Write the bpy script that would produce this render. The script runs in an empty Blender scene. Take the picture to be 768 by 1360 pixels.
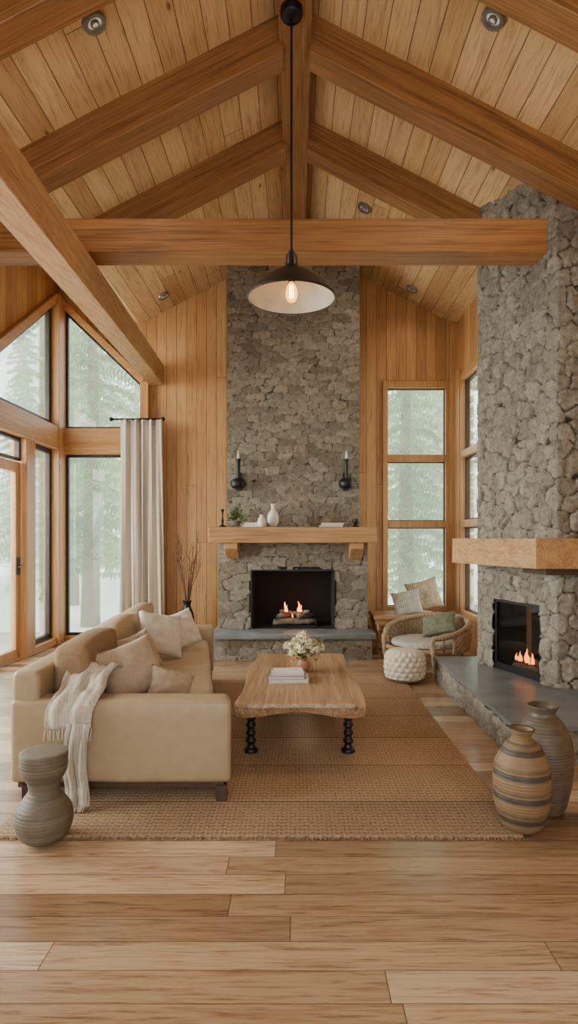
import bpy, bmesh, math, random
import numpy as np
from mathutils import Vector, Matrix, noise, Euler
random.seed(7)
SC=bpy.context.scene
COL=SC.collection
pi=math.pi

# ------------------------------------------------------------ materials
class NT:
    def __init__(s,name):
        s.m=bpy.data.materials.new(name); s.m.use_nodes=True
        s.t=s.m.node_tree; s.t.nodes.clear()
        s.out=s.t.nodes.new('ShaderNodeOutputMaterial')
    def n(s,typ,props=None,**inp):
        nd=s.t.nodes.new(typ)
        for k,v in (props or {}).items(): setattr(nd,k,v)
        for k,v in inp.items():
            key=int(k[1:]) if k[0]=='i' and k[1:].isdigit() else k.replace('_',' ')
            s.set(nd.inputs[key],v)
        return nd
    def set(s,sock,v):
        if isinstance(v,bpy.types.NodeSocket): s.t.links.new(v,sock)
        elif isinstance(v,bpy.types.Node): s.t.links.new(v.outputs[0],sock)
        else:
            if isinstance(v,tuple) and len(v)==3 and sock.type=='RGBA': v=v+(1,)
            sock.default_value=v
    def math(s,op,a,b=0.0,c=None):
        nd=s.t.nodes.new('ShaderNodeMath'); nd.operation=op
        s.set(nd.inputs[0],a); s.set(nd.inputs[1],b)
        if c is not None: s.set(nd.inputs[2],c)
        return nd.outputs[0]
    def ramp(s,fac,stops,interp='LINEAR'):
        nd=s.t.nodes.new('ShaderNodeValToRGB'); nd.color_ramp.interpolation=interp
        el=nd.color_ramp.elements
        while len(el)<len(stops): el.new(0.5)
        for e,(p,c) in zip(el,stops):
            e.position=p; e.color=c+(1,) if len(c)==3 else c
        s.set(nd.inputs[0],fac); return nd.outputs[0]
    def mix(s,fac,a,b,mode='MIX'):
        nd=s.t.nodes.new('ShaderNodeMix'); nd.data_type='RGBA'; nd.blend_type=mode
        s.set(nd.inputs[0],fac); s.set(nd.inputs[6],a); s.set(nd.inputs[7],b); return nd.outputs[2]
    def noise(s,vec,scale=5,detail=4,rough=.5,dist=0):
        nd=s.n('ShaderNodeTexNoise',Vector=vec,Scale=float(scale),Detail=float(detail),Roughness=float(rough),Distortion=float(dist))
        return nd.outputs[0]
    def mapping(s,vec,scale):
        return s.n('ShaderNodeMapping',Vector=vec,Scale=scale).outputs[0]
    def bump(s,h,strength=.3,dist=.01):
        return s.n('ShaderNodeBump',Height=h,Strength=float(strength),Distance=float(dist)).outputs[0]
    def bsdf(s,col,rough=.5,metal=0,normal=None,spec=.5,**kw):
        b=s.n('ShaderNodeBsdfPrincipled'); s.set(b.inputs['Base Color'],col)
        s.set(b.inputs['Roughness'],rough); b.inputs['Metallic'].default_value=metal
        s.set(b.inputs['Specular IOR Level'],spec)
        if normal is not None: s.set(b.inputs['Normal'],normal)
        for k,v in kw.items(): s.set(b.inputs[k.replace('_',' ')],v)
        s.t.links.new(b.outputs[0],s.out.inputs[0]); return s.m
    def obj(s): return s.n('ShaderNodeTexCoord').outputs['Object']
    def pos(s): return s.n('ShaderNodeNewGeometry').outputs['Position']

def planks(name,across,along,width,length,stops,rough=.45,gap=.003,gapcol=(.05,.025,.012),knots=0,grain=.35,bumps=.4,gapf=.8,gf=26.0,spec=.5):
    k=NT(name); p=k.pos(); sp=k.n('ShaderNodeSeparateXYZ',Vector=p)
    a=sp.outputs['XYZ'.index(across)]; l=sp.outputs['XYZ'.index(along)]
    u=k.math('DIVIDE',a,width); row=k.math('FLOOR',u); fr=k.math('FRACT',u)
    wn=k.n('ShaderNodeTexWhiteNoise',{'noise_dimensions':'1D'},W=row).outputs[0]
    v=k.math('MULTIPLY_ADD',wn,7.3,k.math('DIVIDE',l,length)); colr=k.math('FLOOR',v); fc=k.math('FRACT',v)
    cv=k.n('ShaderNodeCombineXYZ',X=row,Y=colr,Z=0.0)
    rnd=k.n('ShaderNodeTexWhiteNoise',{'noise_dimensions':'2D'},Vector=cv).outputs[0]
    base=k.ramp(rnd,stops)
    gv=k.n('ShaderNodeCombineXYZ',X=k.math('MULTIPLY',a,gf),Y=k.math('MULTIPLY',l,gf*.055),Z=k.math('MULTIPLY',rnd,37.0))
    g=k.noise(gv,1.0,8,.66,1.1)
    g2=k.noise(k.n('ShaderNodeCombineXYZ',X=k.math('MULTIPLY',a,gf*7.5),Y=k.math('MULTIPLY',l,gf*.14),Z=k.math('MULTIPLY',rnd,11.0)),1.0,3,.6)
    gg=k.math('ADD',k.math('MULTIPLY',g,.66),k.math('MULTIPLY',g2,.34))
    gm=k.ramp(gg,[(.39,(1-grain*1.5,1-grain*1.75,1-grain*1.95)),(.49,(1-grain*.35,1-grain*.4,1-grain*.45)),(.59,(1.0,1.0,1.0))])
    c=k.mix(1.0,base,gm,'MULTIPLY')
    if knots:
        vo=k.n('ShaderNodeTexVoronoi',Vector=k.n('ShaderNodeCombineXYZ',X=k.math('MULTIPLY',a,5.0),Y=k.math('MULTIPLY',l,1.9),Z=0.0),Scale=1.0).outputs[0]
        km=k.ramp(vo,[(.03,(1,1,1)),(.10,(0,0,0))])
        c=k.mix(k.math('MULTIPLY',km,knots),c,(.13,.045,.014))
    e=k.math('MULTIPLY',k.math('MINIMUM',fr,k.math('SUBTRACT',1.0,fr)),width)
    e2=k.math('MULTIPLY',k.math('MINIMUM',fc,k.math('SUBTRACT',1.0,fc)),length)
    em=k.math('MINIMUM',e,e2)
    gp=k.math('LESS_THAN',em,gap)
    c=k.mix(k.math('MULTIPLY',gp,gapf),c,gapcol)
    h=k.math('ADD',k.math('MULTIPLY',k.math('MINIMUM',em,gap*2),1/(gap*2)),k.math('MULTIPLY',gg,.15))
    return k.bsdf(c,k.math('MULTIPLY_ADD',gg,.25,rough-.12),normal=k.bump(h,bumps,.006),spec=spec)

def wood(name,c1,c2,axis='X',rough=.5,scale=1.0,crack=.0,bumps=.25):
    k=NT(name); p=k.obj(); s=[19*scale]*3; s['XYZ'.index(axis)]=.7*scale
    g=k.noise(k.mapping(p,tuple(s)),1.0,8,.64,1.0)
    s2=[110*scale]*3; s2['XYZ'.index(axis)]=2.4*scale
    g2=k.noise(k.mapping(p,tuple(s2)),1.0,3,.5,.3)
    big=k.noise(p,1.3,2)
    gg=k.math('ADD',k.math('MULTIPLY',g,.46),k.math('ADD',k.math('MULTIPLY',g2,.40),k.math('MULTIPLY',big,.14)))
    mid=tuple((a+b)/2 for a,b in zip(c1,c2))
    c=k.ramp(gg,[(.39,tuple(x*.9 for x in c1)),(.49,mid),(.60,c2)])
    if crack:
        s3=[x*.8 for x in s]; s3['XYZ'.index(axis)]=.35*scale
        cr=k.ramp(k.noise(k.mapping(p,tuple(s3)),1.0,3,.5,.2),[(.29,(1,1,1)),(.33,(0,0,0))])
        c=k.mix(k.math('MULTIPLY',cr,crack),c,tuple(x*.3 for x in c1))
    return k.bsdf(c,rough,normal=k.bump(gg,bumps,.005))

def plain(name,c,rough=.5,metal=0,var=.12,scale=9,bumps=.1,spec=.5,**kw):
    k=NT(name); n=k.noise(k.obj(),scale,4)
    cc=k.ramp(n,[(.3,tuple(x*(1-var) for x in c)),(.7,tuple(min(1,x*(1+var)) for x in c))])
    return k.bsdf(cc,rough,metal,normal=k.bump(n,bumps,.004),spec=spec,**kw)

def fabric(name,c,scale=220,rough=.95,var=.2,bs=.5,c2=None,weave=.4):
    k=NT(name); p=k.obj()
    n=k.noise(p,scale*.25,4)
    if weave:
        w1=k.n('ShaderNodeTexWave',{'wave_type':'BANDS','bands_direction':'X'},Vector=p,Scale=scale/6.0,Distortion=.8).outputs[1]
        w2=k.n('ShaderNodeTexWave',{'wave_type':'BANDS','bands_direction':'Y'},Vector=p,Scale=scale/6.0,Distortion=.8).outputs[1]
        w=k.math('MULTIPLY',k.math('ADD',w1,w2),.5)
        f=k.math('ADD',k.math('MULTIPLY',w,weave),k.math('MULTIPLY',n,1-weave))
    else: f=n
    cc=k.ramp(f,[(.25,tuple(x*(1-var) for x in (c2 or c))),(.7,tuple(min(1,x*(1+var*.4)) for x in c))])
    return k.bsdf(cc,rough,normal=k.bump(f,bs,.004),spec=.2)

def stone_mat(name,stops,mortar,ns=22,m1=.10,con=1.0):
    k=NT(name); at=k.n('ShaderNodeAttribute',{'attribute_name':'rid'}).outputs['Fac']
    ed=k.n('ShaderNodeAttribute',{'attribute_name':'edge'}).outputs['Fac']
    base=k.ramp(at,stops); p=k.pos()
    n=k.noise(p,ns,8,.62,.3); n2=k.noise(p,ns*4,4,.6)
    nn=k.math('ADD',k.math('MULTIPLY',n,.65),k.math('MULTIPLY',n2,.35))
    c=k.mix(1.0,base,k.ramp(nn,[(.36,(1-.45*con,1-.46*con,1-.48*con)),(.5,(.96,.95,.93)),(.64,(1+.35*con,1+.34*con,1+.31*con))]),'MULTIPLY')
    m=k.ramp(k.math('ADD',ed,k.math('MULTIPLY',k.math('SUBTRACT',n2,.5),.08)),[(.02,(1,1,1)),(m1,(0,0,0))])
    c=k.mix(k.math('MULTIPLY',m,.95),c,mortar)
    return k.bsdf(c,.9,normal=k.bump(nn,.6,.015),spec=.25)

def emis(name,c,s):
    k=NT(name); e=k.n('ShaderNodeEmission',Color=c,Strength=float(s)); k.t.links.new(e.outputs[0],k.out.inputs[0]); return k.m
def glassmat(name,refl=.08,tint=(.97,1,.99)):
    k=NT(name); t=k.n('ShaderNodeBsdfTransparent',Color=tint); g=k.n('ShaderNodeBsdfGlossy',Color=(1.0,1.0,1.0),Roughness=.02)
    f=k.n('ShaderNodeFresnel',IOR=1.45)
    mx=k.n('ShaderNodeMixShader'); k.set(mx.inputs[0],k.math('MULTIPLY',f.outputs[0],refl*8)); k.set(mx.inputs[1],t); k.set(mx.inputs[2],g)
    k.t.links.new(mx.outputs[0],k.out.inputs[0]); return k.m

M={}
M['floor']=planks('floor_boards','Y','X',.142,1.7,[(0,(.15,.083,.042)),(.18,(.47,.315,.185)),(.36,(.22,.125,.065)),(.55,(.60,.43,.27)),(.75,(.30,.18,.098)),(1,(.50,.335,.20))],rough=.20,grain=.36,bumps=.12,gap=.0019,gapf=.8,gf=50.0,spec=.75)
M['ceil']=planks('ceiling_boards','X','Y',.165,6.5,[(0,(.51,.295,.13)),(.3,(.68,.43,.205)),(.6,(.79,.54,.28)),(.8,(.57,.34,.155)),(1,(.72,.475,.24))],rough=.6,knots=.85,grain=.26,gap=.0033,gapcol=(.12,.05,.018),gapf=.85,gf=36.0)
M['wall']=planks('wall_boards','X','Z',.135,9.0,[(0,(.43,.20,.068)),(.5,(.55,.28,.10)),(1,(.64,.35,.14))],rough=.5,grain=.26,gap=.0035,gapcol=(.10,.036,.012),knots=.5,gf=36.0)
M['wally']=planks('wall_boards_side','Y','Z',.135,9.0,[(0,(.43,.20,.068)),(.5,(.55,.28,.10)),(1,(.64,.35,.14))],rough=.5,grain=.26,gap=.0035,gapcol=(.10,.036,.012),gf=36.0)
for ax in 'XYZ':
    M['beam'+ax]=wood('beam_timber_'+ax,(.17,.070,.020),(.37,.172,.058),ax,.5,crack=.4)
    M['trim'+ax]=wood('window_timber_'+ax,(.38,.17,.052),(.58,.30,.108),ax,.45)
M['eave']=wood('eave_timber',(.34,.17,.064),(.58,.34,.152),'Y',.5,crack=.3)
M['mantel']=wood('mantel_oak',(.27,.125,.042),(.48,.265,.10),'X',.55,crack=.25)
M['mantely']=wood('mantel_oak_y',(.29,.145,.05),(.50,.285,.115),'Y',.55,crack=.0,scale=.7)
M['table']=wood('table_wood',(.18,.097,.047),(.44,.285,.16),'Y',.38,1.1,crack=.45)
M['bench']=wood('bench_wood',(.22,.10,.04),(.42,.22,.10),'X',.45)
M['dark']=plain('dark_frame',(.026,.019,.015),.5)
M['darkwood']=plain('dark_wood',(.05,.026,.015),.45)
M['black']=plain('black_iron',(.007,.007,.008),.42,.3)
M['blackleg']=plain('black_turned_wood',(.012,.011,.01),.4)
M['soot']=plain('soot',(.008,.007,.006),.9)
M['glass']=glassmat('window_glass')
M['fglass']=glassmat('fire_glass',.01,(.8,.8,.8))
M['stoneB']=stone_mat('fieldstone',[(0,(.145,.12,.088)),(.3,(.205,.175,.135)),(.6,(.25,.22,.175)),(.85,(.17,.147,.112)),(1,(.28,.24,.185))],(.04,.032,.023),20,.08,.8)
M['stoneR']=stone_mat('rough_fieldstone',[(0,(.175,.15,.118)),(.3,(.225,.197,.16)),(.6,(.265,.235,.192)),(1,(.19,.165,.132))],(.038,.031,.023),22,.07,.9)
M['slate']=plain('slate',(.15,.16,.16),.34,var=.25,scale=5)
M['leather']=plain('tan_leather',(.325,.235,.135),.40,var=.07,scale=14,bumps=.25)
M['leather2']=plain('tan_leather_seat',(.40,.305,.195),.5,var=.07,scale=14,bumps=.25)
M['beige']=fabric('beige_linen',(.40,.31,.22))
M['beige2']=fabric('tan_cushion_cloth',(.42,.32,.21))
M['brownf']=fabric('brown_linen',(.26,.17,.095))
M['cream']=fabric('cream_linen',(.60,.54,.45))
M['throw']=fabric('throw_wool',(.50,.45,.37),120,bs=.9)
M['curtain']=fabric('curtain_linen',(.66,.59,.49),300,weave=0,bs=.15,var=.1)
M['green']=fabric('green_pillow',(.15,.16,.105),90,var=.4,bs=.6)
M['patt']=fabric('patterned_weave',(.44,.34,.22),80,var=.5,bs=.8)
M['pattg']=fabric('grey_patterned_weave',(.41,.38,.31),70,var=.45,bs=.8)
M['knit']=plain('knit_wool',(.58,.51,.40),.95,var=.12,scale=60,bumps=.6,spec=.1)
M['wicker']=fabric('wicker',(.32,.225,.13),90,rough=.7,var=.5,bs=.9)
M['ratt']=wood('rattan_wood',(.19,.095,.042),(.37,.215,.105),'X',.45,3)
M['white']=plain('white_ceramic',(.66,.62,.55),.4,var=.05)
M['paper']=plain('paper',(.70,.66,.58),.8,var=.08,scale=50)
M['bookw']=plain('book_cover_white',(.62,.60,.55),.6,var=.05)
M['bookg']=plain('book_cover_grey',(.28,.28,.26),.6,var=.05)
M['leaf']=plain('leaf',(.09,.15,.045),.6,var=.4,scale=30)
M['twig']=plain('twig',(.11,.06,.035),.8)
M['snow']=plain('snow',(.74,.78,.72),.9,var=.04)
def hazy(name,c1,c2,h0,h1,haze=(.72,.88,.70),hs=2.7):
    # haze painted in: pale glow mixed over the surface colour, stronger farther away
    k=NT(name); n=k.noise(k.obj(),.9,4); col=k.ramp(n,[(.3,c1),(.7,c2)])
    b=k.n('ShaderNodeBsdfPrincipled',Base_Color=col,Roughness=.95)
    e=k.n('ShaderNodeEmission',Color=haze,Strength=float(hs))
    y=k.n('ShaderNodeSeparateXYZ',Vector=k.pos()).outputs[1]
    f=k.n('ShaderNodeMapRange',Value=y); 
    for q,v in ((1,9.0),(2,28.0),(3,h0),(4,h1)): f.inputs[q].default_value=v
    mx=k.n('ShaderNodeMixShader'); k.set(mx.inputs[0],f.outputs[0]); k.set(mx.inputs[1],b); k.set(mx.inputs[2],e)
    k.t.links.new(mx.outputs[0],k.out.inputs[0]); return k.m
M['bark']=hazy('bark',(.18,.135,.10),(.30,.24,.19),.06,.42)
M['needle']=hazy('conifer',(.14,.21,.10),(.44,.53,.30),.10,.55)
M['petal']=plain('petal',(.72,.64,.42),.8,var=.2,scale=40)
M['bulb']=emis('bulb_glow',(1,.45,.12),45)
M['flame']=emis('flame_glow',(1,.24,.03),6)
M['downl']=plain('brushed_nickel',(.27,.25,.22),.35,.6)
M['lens']=emis('downlight_lens',(1,.85,.65),.5)
M['shadeout']=plain('shade_black_enamel',(.015,.013,.012),.35); M['shadein']=plain('shade_pale_enamel',(.33,.315,.27),.45)
M['logm']=plain('charred_log',(.13,.11,.09),.9,var=.5,scale=20,bumps=.8)
# jute rug
k=NT('jute'); p=k.pos(); sp=k.n('ShaderNodeSeparateXYZ',Vector=p)
yy=k.math('MULTIPLY',sp.outputs[1],58.0); xx=k.math('MULTIPLY',sp.outputs[0],46.0)
zig=k.math('MULTIPLY',k.math('PINGPONG',xx,1.0),.6)
rb=k.math('SINE',k.math('MULTIPLY',k.math('ADD',yy,zig),2*pi*.5))
rc=k.math('SINE',k.math('MULTIPLY',sp.outputs[0],290.0))
h=k.math('ADD',k.math('MULTIPLY',rb,.5),k.math('MULTIPLY',rc,.25))
nn=k.noise(p,60,5,.6); nl=k.noise(p,1.5,3)
f=k.math('ADD',k.math('MULTIPLY',h,.18),k.math('ADD',k.math('MULTIPLY',nn,.65),k.math('MULTIPLY',nl,.3)))
c=k.ramp(f,[(.25,(.15,.092,.05)),(.47,(.325,.215,.128)),(.75,(.48,.34,.215))])
bd=k.math('FRACT',k.math('DIVIDE',k.math('SUBTRACT',sp.outputs[1],.62),.52))
seam=k.math('LESS_THAN',bd,.026)
c=k.mix(k.math('MULTIPLY',seam,.75),c,(.10,.056,.027))
rowr=k.n('ShaderNodeTexWhiteNoise',{'noise_dimensions':'1D'},W=k.math('FLOOR',k.math('DIVIDE',k.math('SUBTRACT',sp.outputs[1],.62),.52))).outputs[0]
c=k.mix(1.0,c,k.ramp(rowr,[(0,(.78,.78,.77)),(1,(1.15,1.15,1.15))]),'MULTIPLY')
M['jute']=k.bsdf(c,.95,normal=k.bump(f,.7,.008),spec=.15)
def banded(name,stops,freq,off=0,rough=.6,mixf=.25):
    k=NT(name); p=k.obj(); z=k.n('ShaderNodeSeparateXYZ',Vector=p).outputs[2]
    n=k.noise(p,25,5); f=k.math('FRACT',k.math('ADD',k.math('MULTIPLY_ADD',z,freq,off),k.math('MULTIPLY',n,.04)))
    c=k.mix(mixf,k.ramp(f,stops,'CONSTANT'),k.ramp(n,[(.3,(.05,.037,.025)),(.7,(.19,.14,.085))]))
    w=k.math('SINE',k.math('MULTIPLY',z,420.0))
    return k.bsdf(c,rough,normal=k.bump(k.math('ADD',n,k.math('MULTIPLY',w,.25)),.5,.004))
M['vase1']=banded('striped_stoneware',[(0,(.21,.125,.052)),(.50,(.026,.021,.017)),(.74,(.165,.10,.047)),(.86,(.12,.075,.036))],9.5,.02)
M['vase2']=banded('grey_stoneware',[(0,(.08,.062,.041)),(.6,(.092,.073,.05)),(.8,(.065,.05,.033))],9,rough=.5)
M['stool']=banded('olive_stoneware',[(0,(.10,.082,.054)),(.5,(.122,.10,.066)),(.8,(.08,.066,.043))],14)

# ------------------------------------------------------------ helpers
def link(o): COL.objects.link(o); return o
def finish(o,kind=None,label=None,cat=None,group=None):
    if kind: o['kind']=kind
    if label: o['label']=label
    if cat: o['category']=cat
    if group: o['group']=group
    return o
def empty(name,loc,label,cat,rot=0,group=None,**kw):
    e=bpy.data.objects.new(name,None); e.empty_display_size=.1; e.location=loc; e.rotation_euler=(0,0,rot)
    link(e); return finish(e,None,label,cat,group)
def mk(name,V,F,mat,parent=None,world=True,smooth=False,recenter=True,mats=None,fm=None):
    V=[Vector(v) for v in V]; loc=Vector((0,0,0))
    if parent is not None and world:
        off=Vector(parent.location); V=[v-off for v in V]
    if recenter and V:
        xs=[v.x for v in V]; ys=[v.y for v in V]; zs=[v.z for v in V]
        loc=Vector(((min(xs)+max(xs))/2,(min(ys)+max(ys))/2,min(zs))); V=[v-loc for v in V]
    me=bpy.data.meshes.new(name); me.from_pydata([tuple(v) for v in V],[],F); me.update()
    if mats:
        for m in mats: me.materials.append(m)
        if fm: me.polygons.foreach_set('material_index',fm)
    else: me.materials.append(mat)
    if smooth: me.polygons.foreach_set('use_smooth',[True]*len(me.polygons))
    o=bpy.data.objects.new(name,me); o.location=loc
    if parent is not None: o.parent=parent
    return link(o)
def fixn(o):
    bm=bmesh.new(); bm.from_mesh(o.data); bmesh.ops.recalc_face_normals(bm,faces=bm.faces); bm.to_mesh(o.data); bm.free(); return o
def bev(o,w,seg=2,smooth=True):
    bm=bmesh.new(); bm.from_mesh(o.data)
    bmesh.ops.recalc_face_normals(bm,faces=bm.faces)
    es=[e for e in bm.edges if len(e.link_faces)==2 and e.calc_face_angle(0)>.5]
    bmesh.ops.bevel(bm,geom=es,offset=w,segments=seg,profile=.5,affect='EDGES')
    if smooth:
        for f in bm.faces: f.smooth=True
    bm.to_mesh(o.data); bm.free()
    if smooth and seg<=2:
        try: o.data.set_sharp_from_angle(angle=math.radians(50))
        except Exception: pass
    return o
def boxVF(x0,x1,y0,y1,z0,z1,V=None,F=None):
    V=[] if V is None else V; F=[] if F is None else F; b=len(V)
    V+= [(x0,y0,z0),(x1,y0,z0),(x1,y1,z0),(x0,y1,z0),(x0,y0,z1),(x1,y0,z1),(x1,y1,z1),(x0,y1,z1)]
    F+= [tuple(b+i for i in f) for f in ((0,3,2,1),(4,5,6,7),(0,1,5,4),(1,2,6,5),(2,3,7,6),(3,0,4,7))]
    return V,F
def box(name,x0,x1,y0,y1,z0,z1,mat,parent=None,world=True,bevel=0,seg=2,fn=None):
    V,F=boxVF(x0,x1,y0,y1,z0,z1)
    if fn: V=[fn(*v) for v in V]
    o=mk(name,V,F,mat,parent,world)
    if bevel: bev(o,bevel,seg,seg>1)
    return o
def boxes(name,lst,mat,parent=None,world=True,bevel=0):
    V=[];F=[]
    for b in lst: boxVF(*b,V,F)
    o=mk(name,V,F,mat,parent,world)
    if bevel: bev(o,bevel,1,False)
    return o
def prism(name,polys,axis,a0,a1,mat,parent=None,bevel=0,world=True):
    V=[];F=[]
    def P(u,v,a): return (u,a,v) if axis=='Y' else ((a,u,v) if axis=='X' else (u,v,a))
    for pl in polys:
        b=len(V); n=len(pl)
        V+=[P(u,v,a0) for u,v in pl]+[P(u,v,a1) for u,v in pl]
        F.append(tuple(range(b,b+n))); F.append(tuple(range(b+2*n-1,b+n-1,-1)))
        for i in range(n):
            j=(i+1)%n; F.append((b+i,b+n+i,b+n+j,b+j))
    o=mk(name,V,F,mat,parent,world); fixn(o)
    if bevel: bev(o,bevel,1,False)
    return o
def lathe(name,prof,c,mat,parent=None,world=True,seg=40,smooth=True,disp=None,caps=True):
    V=[];F=[]
    n=len(prof)
    for i,(r,z) in enumerate(prof):
        for j in range(seg):
            a=2*pi*j/seg; rr=r+(disp(a,z,r) if disp else 0)
            V.append((c[0]+rr*math.cos(a),c[1]+rr*math.sin(a),c[2]+z))
    for i in range(n-1):
        for j in range(seg):
            k2=(j+1)%seg; F.append((i*seg+j,i*seg+k2,(i+1)*seg+k2,(i+1)*seg+j))
    if caps:
        F.append(tuple(range(seg-1,-1,-1))); F.append(tuple((n-1)*seg+j for j in range(seg)))
    o=mk(name,V,F,mat,parent,world,smooth); 
    try: o.data.set_sharp_from_angle(angle=math.radians(60))
    except Exception: pass
    return o
def tubeVF(pts,r,V,F,seg=8,r1=None):
    pts=[Vector(p) for p in pts]; n=len(pts); b=len(V); up=None
    for i,p in enumerate(pts):
        t=(pts[min(i+1,n-1)]-pts[max(i-1,0)]).normalized()
        if up is None:
            up=Vector((0,0,1)) if abs(t.z)<.9 else Vector((1,0,0))
        s=t.cross(up).normalized(); up=s.cross(t).normalized()
        rr=r if r1 is None else r+(r1-r)*i/(n-1)
        for j in range(seg):
            a=2*pi*j/seg; V.append(tuple(p+s*rr*math.cos(a)+up*rr*math.sin(a)))
    for i in range(n-1):
        for j in range(seg):
            k2=(j+1)%seg; F.append((b+i*seg+j,b+i*seg+k2,b+(i+1)*seg+k2,b+(i+1)*seg+j))
    F.append(tuple(b+j for j in range(seg-1,-1,-1))); F.append(tuple(b+(n-1)*seg+j for j in range(seg)))
def tube(name,pts,r,mat,parent=None,world=True,seg=8,r1=None):
    V=[];F=[]; tubeVF(pts,r,V,F,seg,r1); return fixn(mk(name,V,F,mat,parent,world,True))
def copytree(o,loc,rotz=None):
    c=o.copy(); c.location=loc
    if rotz is not None: c.rotation_euler=(0,0,rotz)
    COL.objects.link(c)
    for ch in o.children:
        d=ch.copy(); d.parent=c; COL.objects.link(d)
    return c
def pillow(name,w,h,t,mat,loc,rot,label,cat='pillow',sub=22,seed=1,group=None):
    V=[];F=[];n=sub
    for s in (1,-1):
        for i in range(n+1):
            for j in range(n+1):
                u=2*i/n-1; v=2*j/n-1
                hh=t/2*max(0,(1-u*u)*(1-v*v))**.42
                hh*=1+.20*noise.noise(Vector((u*1.8+seed,v*1.8,s*3)))+.10*noise.noise(Vector((u*5+seed,v*5,s*3)))
                x=u*w/2*(1-.10*(1-v*v)*u*u); y=v*h/2*(1-.10*(1-u*u)*v*v)
                V.append((x,y,s*hh+.014*noise.noise(Vector((u*3+seed*3,v*3,0)))))
    m=(n+1)**2
    for i in range(n):
        for j in range(n):
            a=i*(n+1)+j; F.append((a,a+n+1,a+n+2,a+1)); F.append((m+a,m+a+1,m+a+n+2,m+a+n+1))
    o=mk(name,V,F,mat,None,True,True,False)
    bm=bmesh.new(); bm.from_mesh(o.data); bmesh.ops.remove_doubles(bm,verts=bm.verts,dist=.0008); bm.to_mesh(o.data); bm.free()
    o.location=loc; o.rotation_euler=tuple(math.radians(a) for a in rot)
    return finish(o,None,label,cat,group)

def stone_wrap(name,path,z0,z1,step,sx,sz,disp,mat,parent,hole=None,seed=0,sign=1,pw=6.0,soft=.14,jit=.6,rough=1.0):
    pts=[];s=0
    P=[np.array(p,float) for p in path]
    segn=[]; cs_=[0]
    for a,b in zip(P[:-1],P[1:]):
        d=(b-a)/np.linalg.norm(b-a); segn.append(np.array([d[1],-d[0]])*sign); cs_.append(cs_[-1]+np.linalg.norm(b-a))
    for i,(a,b) in enumerate(zip(P[:-1],P[1:])):
        L=np.linalg.norm(b-a); n=max(1,int(round(L/step)))
        for k in range(n+(1 if i==len(P)-2 else 0)):
            t=k/n; nn=segn[i]
            if k==0 and i>0:
                nn=segn[i]+segn[i-1]; nn=nn/np.linalg.norm(nn)*1.1
            if k==n: nn=segn[i]
            pts.append((s+L*t,a+(b-a)*t,nn))
        s+=L
    nz=int(round((z1-z0)/step)); Z=np.linspace(z0,z1,nz+1)
    S=np.array([p[0] for p in pts]); XY=np.array([p[1] for p in pts]); NN=np.array([p[2] for p in pts])
    SS,ZZ=np.meshgrid(S,Z,indexing='ij')
    wx=np.sin(SS*7.1+ZZ*9.3+seed)*.12+np.sin(SS*17+ZZ*13+1)*.06+np.sin(SS*41-ZZ*37)*.025; wz=np.sin(SS*5.3-ZZ*3.9+seed*2)*.18+np.sin(SS*15-ZZ*11)*.06+np.sin(SS*47+ZZ*31)*.025
    U=SS/sx+wx; W=ZZ/sz+wz+50
    rng=np.random.RandomState(seed+3); G=400
    jx=rng.rand(G,G);jy=rng.rand(G,G);rid=rng.rand(G,G); wt_=rng.rand(G,G)
    I=np.floor(U).astype(int);J=np.floor(W).astype(int)
    F1=np.full(U.shape,9.);F2=np.full(U.shape,9.);RI=np.zeros(U.shape)
    for di in range(-2,3):
        for dj in range(-2,3):
            i=I+di;j=J+dj; ii=(i+100)%G; jj=j%G
            px=i+.5*(j%2)+(.5-jit/2)+jit*jx[ii,jj]; py=j+(.5-jit/2)+jit*jy[ii,jj]
            d=(np.abs(U-px)**pw+np.abs(W-py)**pw)**(1/pw)-.22*(wt_[ii,jj]-.5)
            new=d<F1; F2=np.where(new,F1,np.minimum(F2,d)); RI=np.where(new,rid[ii,jj],RI); F1=np.where(new,d,F1)
    E=F2-F1; sm=np.clip(E/soft,0,1); sm=sm*sm*(3-2*sm)
    H=disp*sm*(.45+.7*RI)
    V=[];nzz=nz+1
    for i in range(len(S)):
        dc=min([abs(S[i]-c) for c in cs_[1:-1]]+[9]); damp=.3+.7*min(1,dc/.10)
        for j in range(nzz):
            q=Vector((SS[i,j],ZZ[i,j],seed))
            h=H[i,j]+rough*disp*(.45*noise.noise(q*11)+.3*noise.noise(q*26)+.15*noise.noise(q*50))*(.3+.7*sm[i,j])
            h*=damp
            V.append((XY[i,0]+NN[i,0]*h,XY[i,1]+NN[i,1]*h,Z[j]))
    F=[]
    for i in range(len(S)-1):
        for j in range(nz):
            if hole:
                cs=(S[i]+S[i+1])/2;cz=(Z[j]+Z[j+1])/2
                if hole[0]<cs<hole[1] and hole[2]<cz<hole[3]: continue
            a=i*nzz+j; F.append((a,a+nzz,a+nzz+1,a+1) if sign>0 else (a,a+1,a+nzz+1,a+nzz))
    o=mk(name,V,F,mat,parent,True,True)
    try: o.data.set_sharp_from_angle(angle=math.radians(62))
    except Exception: pass
    at=o.data.attributes.new('edge','FLOAT','POINT'); at.data.foreach_set('value',E.ravel().astype(np.float32))
    at=o.data.attributes.new('rid','FLOAT','POINT'); at.data.foreach_set('value',RI.ravel().astype(np.float32))
    return o

# ------------------------------------------------------------ camera (eye 1.4 m, looking along +Y)
cam=bpy.data.cameras.new('camera'); co=link(bpy.data.objects.new('camera',cam))
co.location=(0,0,1.4); co.rotation_euler=(pi/2,0,0)
cam.sensor_fit='HORIZONTAL'; cam.sensor_width=36; cam.lens=36*815/768
cam.shift_x=-10/768; cam.shift_y=35/768; cam.clip_end=200
SC.camera=co

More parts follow.
